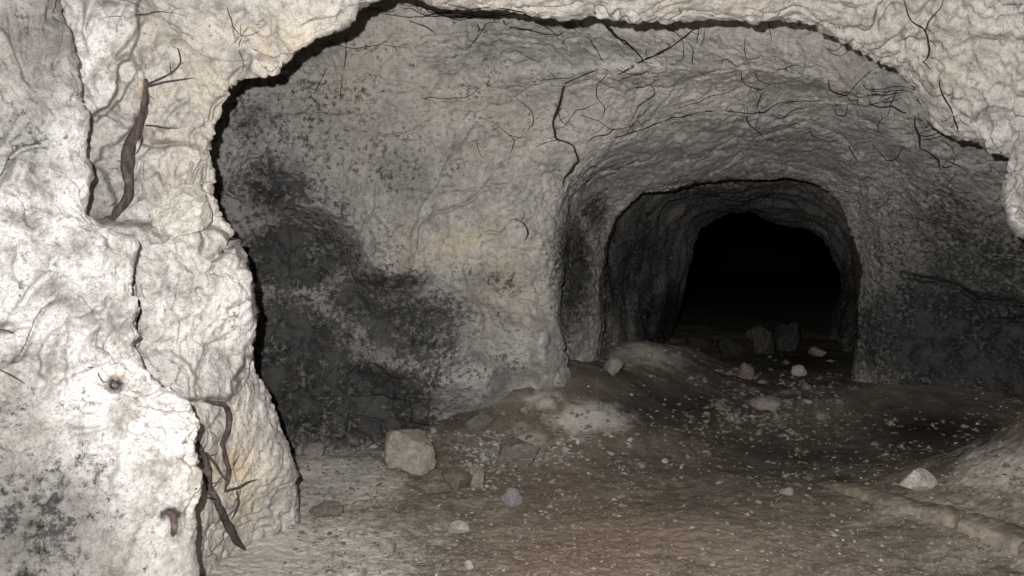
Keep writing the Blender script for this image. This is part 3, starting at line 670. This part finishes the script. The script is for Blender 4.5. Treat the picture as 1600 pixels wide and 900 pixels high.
def wander(x, y, a, n, l):
    q = [(x, y)]
    for _ in range(n):
        a += random.gauss(0, .4); x += math.cos(a)*l*random.uniform(.6, 1.3); y += math.sin(a)*l*random.uniform(.6, 1.3)*.8; q.append((x, y))
    return q
for (x0, x1, y0, y1), n_, lab, grp in (((860, 1340, 60, 200), 17, 'hair thin dark tube standing for a crack of the vault over the low tunnel', 'hair thin crack lines over the tunnel'),
                                        ((1180, 1520, 110, 290), 14, 'hair thin dark tube standing for a crack of the shaded wall right of the tunnel', 'hair thin crack lines right of the tunnel'),
                                        ((640, 880, 90, 360), 8, 'hair thin dark tube standing for a crack of the bare rock left of the tunnel', 'hair thin crack lines left of the tunnel'),
                                        ((260, 540, 0, 110), 5, 'hair thin dark tube standing for a crack in the cream rock of the entrance arch', 'hair thin crack lines on the entrance arch')):
    for _ in range(n_):  # dark tubes added in place of fine cracks
        x, y = random.uniform(x0, x1), random.uniform(y0, y1); a_ = random.choice((0, math.pi))+random.gauss(0, .6)
        m_ = wander(x, y, a_, random.randrange(5, 11), 13); b_ = random.choice(m_[1:-1])
        root(lab, m_, [1.2, 1.9, 1.0], [(wander(*b_, a_+random.choice((-1, 1)), 3, 9), [1.4, 1.0])], ROOTD, grp)
for pl in ([(1090, 30), (1092, 50), (1088, 70)], [(1060, 10), (1063, 22)], [(1200, 42), (1204, 55), (1206, 66)]):
    root('tiny rootlet dangling from the lip of the ceiling slab', pl, 1.6, (), ROOTD, 'rootlets under the ceiling slab')
for lab, pl in (('faint horizontal rootlet stuck to the white rock at mid height', [(-5, 514), (15, 517), (32, 527)]), ('faint slanting rootlet on the white rock below mid height', [(0, 578), (20, 588), (40, 600)]),
                ('small rootlet reaching into the dark hole in the white rock', [(138, 574), (146, 574), (154, 585), (160, 596), (168, 597)])):
    root(lab, pl, [2, 2.6, 2], (), ROOT)
root('broken rusty brown root stub sticking out of the white rock', [(262, 800), (270, 806), (272, 820), (270, 838)], [7, 11, 11, 7], (), ROOT, proud=.3)

# ------------------------------------------------------------------ stones
def rock_mesh(name, seed, sub=3, mat=STONE, ang=.5, flat=1.0):
    bm = bmesh.new(); bmesh.ops.create_icosphere(bm, subdivisions=sub, radius=1)
    co = np.array([v.co[:] for v in bm.verts])
    r = np.random.default_rng(seed)
    for _ in range(15):                                       # facets: cut the ball with random planes
        n = r.normal(size=3); n /= np.linalg.norm(n); k = r.uniform(.5, .85)
        dd = co@n-k; co -= np.where(dd > 0, dd*.97, 0)[:, None]*n
    q = co*1.7+seed*3.1
    co *= (1+.10*fbm(q, 3)+.05*fbm(q*4, 3)*(sub > 2))[:, None]
    co /= np.abs(co).max(0)
    for v, c in zip(bm.verts, co): v.co = c
    me = bpy.data.meshes.new(name); bm.to_mesh(me); bm.free()
    me.polygons.foreach_set('use_smooth', [True]*len(me.polygons)); me.set_sharp_from_angle(angle=math.radians(28)); me.materials.append(mat)
    return me
def stone(name, label, px, py, wpx, hpx, mat, seed, deep=.8, tilt=0, group=None, sub=3, trees=None, sink=.42, cat='stone'):
    """px, py: foot of the stone on the ground; size from its pixel width at that distance"""
    h, n = hit(px, py, trees or [groundB])
    d = h.y; sx = wpx*.5/FPX*d; sz = hpx*.5/FPX*d/(1-sink*.5)
    o = bpy.data.objects.new(name, rock_mesh(name, seed, sub, mat)); C.objects.link(o)
    o.scale = (sx, sx*deep, sz); o.location = (h.x, h.y+sx*deep*.4, h.z+sz*(1-sink)); o.rotation_euler = (0, math.radians(tilt), random.uniform(-.2, .2))
    tag(o, label, cat, group); return o
stone('boulder', 'large angular dusty boulder on the floor in front of the sooty wall', 641, 738, 92, 66, STONE, 3, sink=.22, sub=4, cat='boulder')
stone('boulder', 'low rounded brown boulder beside the scattered pale flakes', 806, 730, 74, 44, STONE, 5, sub=4, cat='boulder')
stone('boulder', 'broken cream boulder lodged on the rock ledge beside the thick root', 286, 366, 104, 84, PALE, 44, trees=wallB, sub=4, deep=.9, sink=.25, cat='boulder')
stone('stone', 'dark brown wedge stone leaning by the large angular boulder', 716, 762, 54, 34, BROWN, 12)
stone('stone', 'small orange brown stone touching the large angular boulder', 702, 738, 28, 18, BROWN, 13)
stone('stone', 'thin tan stone on edge behind the dark brown wedge stone', 746, 762, 30, 36, STONE, 14)
stone('stone', 'smooth lilac grey stone alone on brown soil', 802, 788, 36, 26, LILAC, 15)
stone('stone', 'jagged white chalk flake lying flat on the open floor', 718, 834, 42, 20, PALE, 16, sink=.1)
stone('stone', 'round pale pebble on the floor near the jagged white flake', 734, 892, 17, 16, PALE, 17)
stone('stone', 'crumbly white lump on the dusty floor before the pillar foot', 606, 864, 30, 22, PALE, 18)
stone('stone', 'small pale cube of chalk near the pillar foot', 549, 840, 14, 12, PALE, 19)
stone('stone', 'pointed grey stone standing on the bank at the tunnel mouth', 958, 592, 34, 34, STONE, 20, sink=.15)
stone('stone', 'pale rounded stone beside the half buried timber', 1438, 770, 62, 34, PALE, 21, sink=.35)
stone('stone', 'pale stone lying in the black tunnel floor by the right tunnel wall', 1250, 588, 26, 18, PALE, 22)
stone('stone', 'white stone pair half sunk in the floor short of the timber', 1232, 776, 26, 13, PALE, 23)
stone('stone', 'grey stone on the floor between timber and tunnel', 1284, 655, 26, 17, STONE, 24)
stone('stone', 'flat pale slab of rubble inside the tunnel mouth', 1205, 640, 62, 20, STONE, 25)
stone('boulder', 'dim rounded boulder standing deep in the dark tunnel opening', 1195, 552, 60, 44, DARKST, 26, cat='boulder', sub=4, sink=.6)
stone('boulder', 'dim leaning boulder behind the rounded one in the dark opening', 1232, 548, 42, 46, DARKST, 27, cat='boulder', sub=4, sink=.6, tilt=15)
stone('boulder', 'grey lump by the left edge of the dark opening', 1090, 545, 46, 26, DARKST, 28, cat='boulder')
stone('boulder', 'broad dim stone on the floor of the dark opening', 1150, 556, 60, 34, DARKST, 29, cat='boulder', sink=.6)
stone('stone', 'small stone by the foot of the right tunnel wall', 1278, 556, 26, 16, STONE, 30)
stone('stone', 'brown stone in the rubble of the tunnel mouth', 1165, 592, 30, 26, BROWN, 31)
stone('stone', 'dark squared stone under the overhang of the sooty wall', 664, 662, 46, 34, DARKST, 32)
stone('stone', 'grey tilted stone under the wall bulge behind the boulders', 748, 672, 44, 26, STONE, 33, tilt=12)
stone('stone', 'pale grey stone at the foot of the sooty wall by the pillar', 490, 712, 40, 18, STONE, 34)
stone('stone', 'long greenish stone bedded in dust beside the pillar foot', 505, 808, 58, 22, STONE, 35, sink=.5)
stone('stone', 'grey stone bedded beside the right floor bank', 1500, 785, 40, 14, STONE, 36, sink=.4)
# pebbles one can pick apart: a few shared shapes
variants = [rock_mesh('pebble', 100+k, 2, m_) for k, m_ in enumerate((PALE, PALE, STONE, STONE, PALE, BROWN, LILAC, PALE))]
zones = [((600, 1000), (690, 760), 60, .8, 'flake in the rubble around the low brown boulder', 'flakes around the low brown boulder'),
         ((1090, 1330), (600, 690), 60, 1.0, 'stone in the dark rubble before the low tunnel', 'stones in the rubble before the low tunnel'),
         ((480, 860), (780, 895), 50, .75, 'stone on the dusty floor before the boulders', 'stones on the dusty floor'),
         ((860, 1300), (720, 895), 40, .6, 'stone on the open brown floor', 'stones on the open floor'),
         ((1300, 1590), (735, 880), 24, .7, 'stone on the floor around the half buried timber', 'stones around the timber'),
         ((450, 760), (640, 700), 26, .9, 'stone on the black soil under the sooty wall', 'stones under the sooty wall'),
         ((940, 1150), (545, 640), 26, .9, 'stone on the sloping bank at the tunnel mouth', 'stones on the bank at the tunnel mouth')]
k = 0
for (x0, x1), (y0, y1), cnt_, sc, lab, grp in zones:
    for _ in range(cnt_):
        px, py = random.uniform(x0, x1), random.uniform(y0, y1)
        if 'rubble' in lab: px = random.gauss((x0+x1)/2, (x1-x0)*.27); py = random.gauss((y0+y1)/2, (y1-y0)*.27)
        h, n = hit(px, py, [groundB]+wallB)
        hg, ng = hit(px, py, [groundB])
        if h is None or hg is None or (h-hg).length > .02: continue
        s = (random.random()**2.2*9+4.2)*.5*sc/FPX*h.y*1.2
        o = bpy.data.objects.new('pebble', variants[random.randrange(8)]); C.objects.link(o)
        f = random.uniform(.35, .8)
        o.scale = (s*random.uniform(.9, 1.5), s*random.uniform(.7, 1.1), s*f); o.location = h+Vector((0, 0, s*f*.45))
        o.rotation_euler = (random.uniform(-.3, .3), random.uniform(-.3, .3), random.uniform(0, 6.28))
        col_ = {'pale_chalk_stone': 'pale chalk', 'dusty_stone': 'dusty tan', 'brown_stone': 'dark brown', 'grey_stone': 'cool grey'}[o.data.materials[0].name]
        siz_ = 'tiny' if s*FPX/h.y < 4.2*sc else 'small' if s*FPX/h.y < 5.6*sc else 'larger'
        tag(o, f'{siz_} {col_} {lab}', 'stone', f'{siz_} {col_} {grp}'); k += 1
# grit nobody could count: one mesh of small chips
def chips(name, n, px_rng, py_rng, size, label, mat, seed, clump=3.0, thr=-.1, gauss=False):
    r = np.random.default_rng(seed); vs = []; fs = []; c = 0; b = 0
    base = np.array([(1, 0, 0), (0, 1, 0), (-1, 0, 0), (0, -1, 0), (0, 0, 1), (0, 0, -1)], float)
    fc = np.array([(0, 1, 4), (1, 2, 4), (2, 3, 4), (3, 0, 4), (1, 0, 5), (2, 1, 5), (3, 2, 5), (0, 3, 5)])
    px = r.uniform(*px_rng, n*3); py = r.uniform(*py_rng, n*3)
    if gauss: px = r.normal(sum(px_rng)/2, (px_rng[1]-px_rng[0])*.27, n*3); py = r.normal(sum(py_rng)/2, (py_rng[1]-py_rng[0])*.27, n*3)
    for x, y in zip(px, py):
        h, nn_ = hit(x, y, [groundB])
        if h is None or h.y > 9: continue
        if perlin(np.array([[h.x*clump, h.y*clump, seed]]))[0]+r.normal()*.25 < thr: continue
        s = size*(.3+r.random()**5*2.6)*min(max(h.y/3, .8), 2)
        sc = np.array([s*r.uniform(.8, 1.5), s*r.uniform(.6, 1.1), s*r.uniform(.25, .7)])
        a = r.uniform(0, 6.28); v = (base+r.normal(size=base.shape)*.22)*sc
        v = v@np.array([[math.cos(a), -math.sin(a), 0], [math.sin(a), math.cos(a), 0], [0, 0, 1]])
        vs.append(v+np.array(h)+np.array([0, 0, sc[2]*.5])); fs.append(fc+6*c); c += 1
        if c >= n: break
    o = quad_mesh(name, np.vstack(vs), np.vstack(fs), mat, False); tag(o, label, 'gravel', kind='stuff'); return o
chips('gravel', 3000, (440, 1600), (600, 900), .0032, 'fine pale chalk grit strewn over the soil floor', GRIT, 1, 2.2, .05)
chips('gravel', 2500, (440, 1600), (640, 900), .0048, 'fine dull grit mixed into the soil floor', DULL, 2, 4)
chips('gravel', 2500, (440, 900), (720, 900), .0036, 'fine dusty grit on the pale floor before the pillar foot', DULL, 6, 5, -.4)
chips('gravel', 1300, (600, 1000), (665, 750), .007, 'pale chalk flakes heaped around the boulders', GRIT, 3, 5, .0, True)
chips('gravel', 3500, (440, 1600), (640, 900), .0055, 'crumbly brown clods of the soil floor', CLOD, 7, 3, -.3)
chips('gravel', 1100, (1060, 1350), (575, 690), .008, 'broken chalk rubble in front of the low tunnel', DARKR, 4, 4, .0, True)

# ------------------------------------------------------------------ half-buried log
pl = [(1282, 750), (1330, 762), (1380, 775), (1440, 789), (1500, 803), (1560, 822), (1620, 850)]
pts = []; rr_ = []
dq, dw = densify(pl, [.030, .046, .050, .054, .054, .054, .054], 14)
for (x, y), k_ in zip(dq, dw):
    h, n = hit(x, y, [groundB]); pts.append((h.x, h.y, h.z)); rr_.append(k_)
pts = np.array(pts)
for _ in range(40): pts[1:-1] = .5*pts[1:-1]+.25*(pts[2:]+pts[:-2])
pts[:, 2] -= .022
tt = np.linspace(0, 1, 160); src = np.linspace(0, 1, len(pts))
cl = np.stack([np.interp(tt, src, pts[:, k_]) for k_ in range(3)], 1); cl[:, 2] += .010*perlin(cl*3+4)
tg_ = np.gradient(cl, axis=0); sd_ = np.stack([-tg_[:, 1], tg_[:, 0], 0*tg_[:, 0]], 1); sd_ /= np.linalg.norm(sd_, axis=1)[:, None]
prof = [(-1.0, -.06), (-.98, -.01), (-.90, .022), (-.72, .034), (-.4, .038), (-.1, .040), (.2, .036), (.55, .032), (.85, .018), (1.0, -.01), (1.02, -.06)]
hw = .078*sstep(-.15, .12, tt)*(1+.12*perlin(cl*9+1))
rowsP = []
for u_, z_ in prof:
    q = cl+sd_*(hw*u_)[:, None]; q[:, 2] += z_*sstep(-.1, .15, tt)
    q[:, 2] += .007*fbm(q*20+3, 3, .6)*(z_ > 0)-.05*np.exp(-((tt-.68+.02*u_)/.008)**2)
    rowsP.append(q)
pv = np.stack(rowsP, 1).reshape(-1, 3); npf = len(prof)
i2, j2 = np.meshgrid(np.arange(159), np.arange(npf-1), indexing='ij')
pf = np.stack([i2*npf+j2, i2*npf+j2+1, (i2+1)*npf+j2+1, (i2+1)*npf+j2], -1).reshape(-1, 4)
log = quad_mesh('buried_timber', pv, pf, DUSTY)
tag(log, 'flat half buried dust coated timber lying across the floor below the earth bank', 'timber')
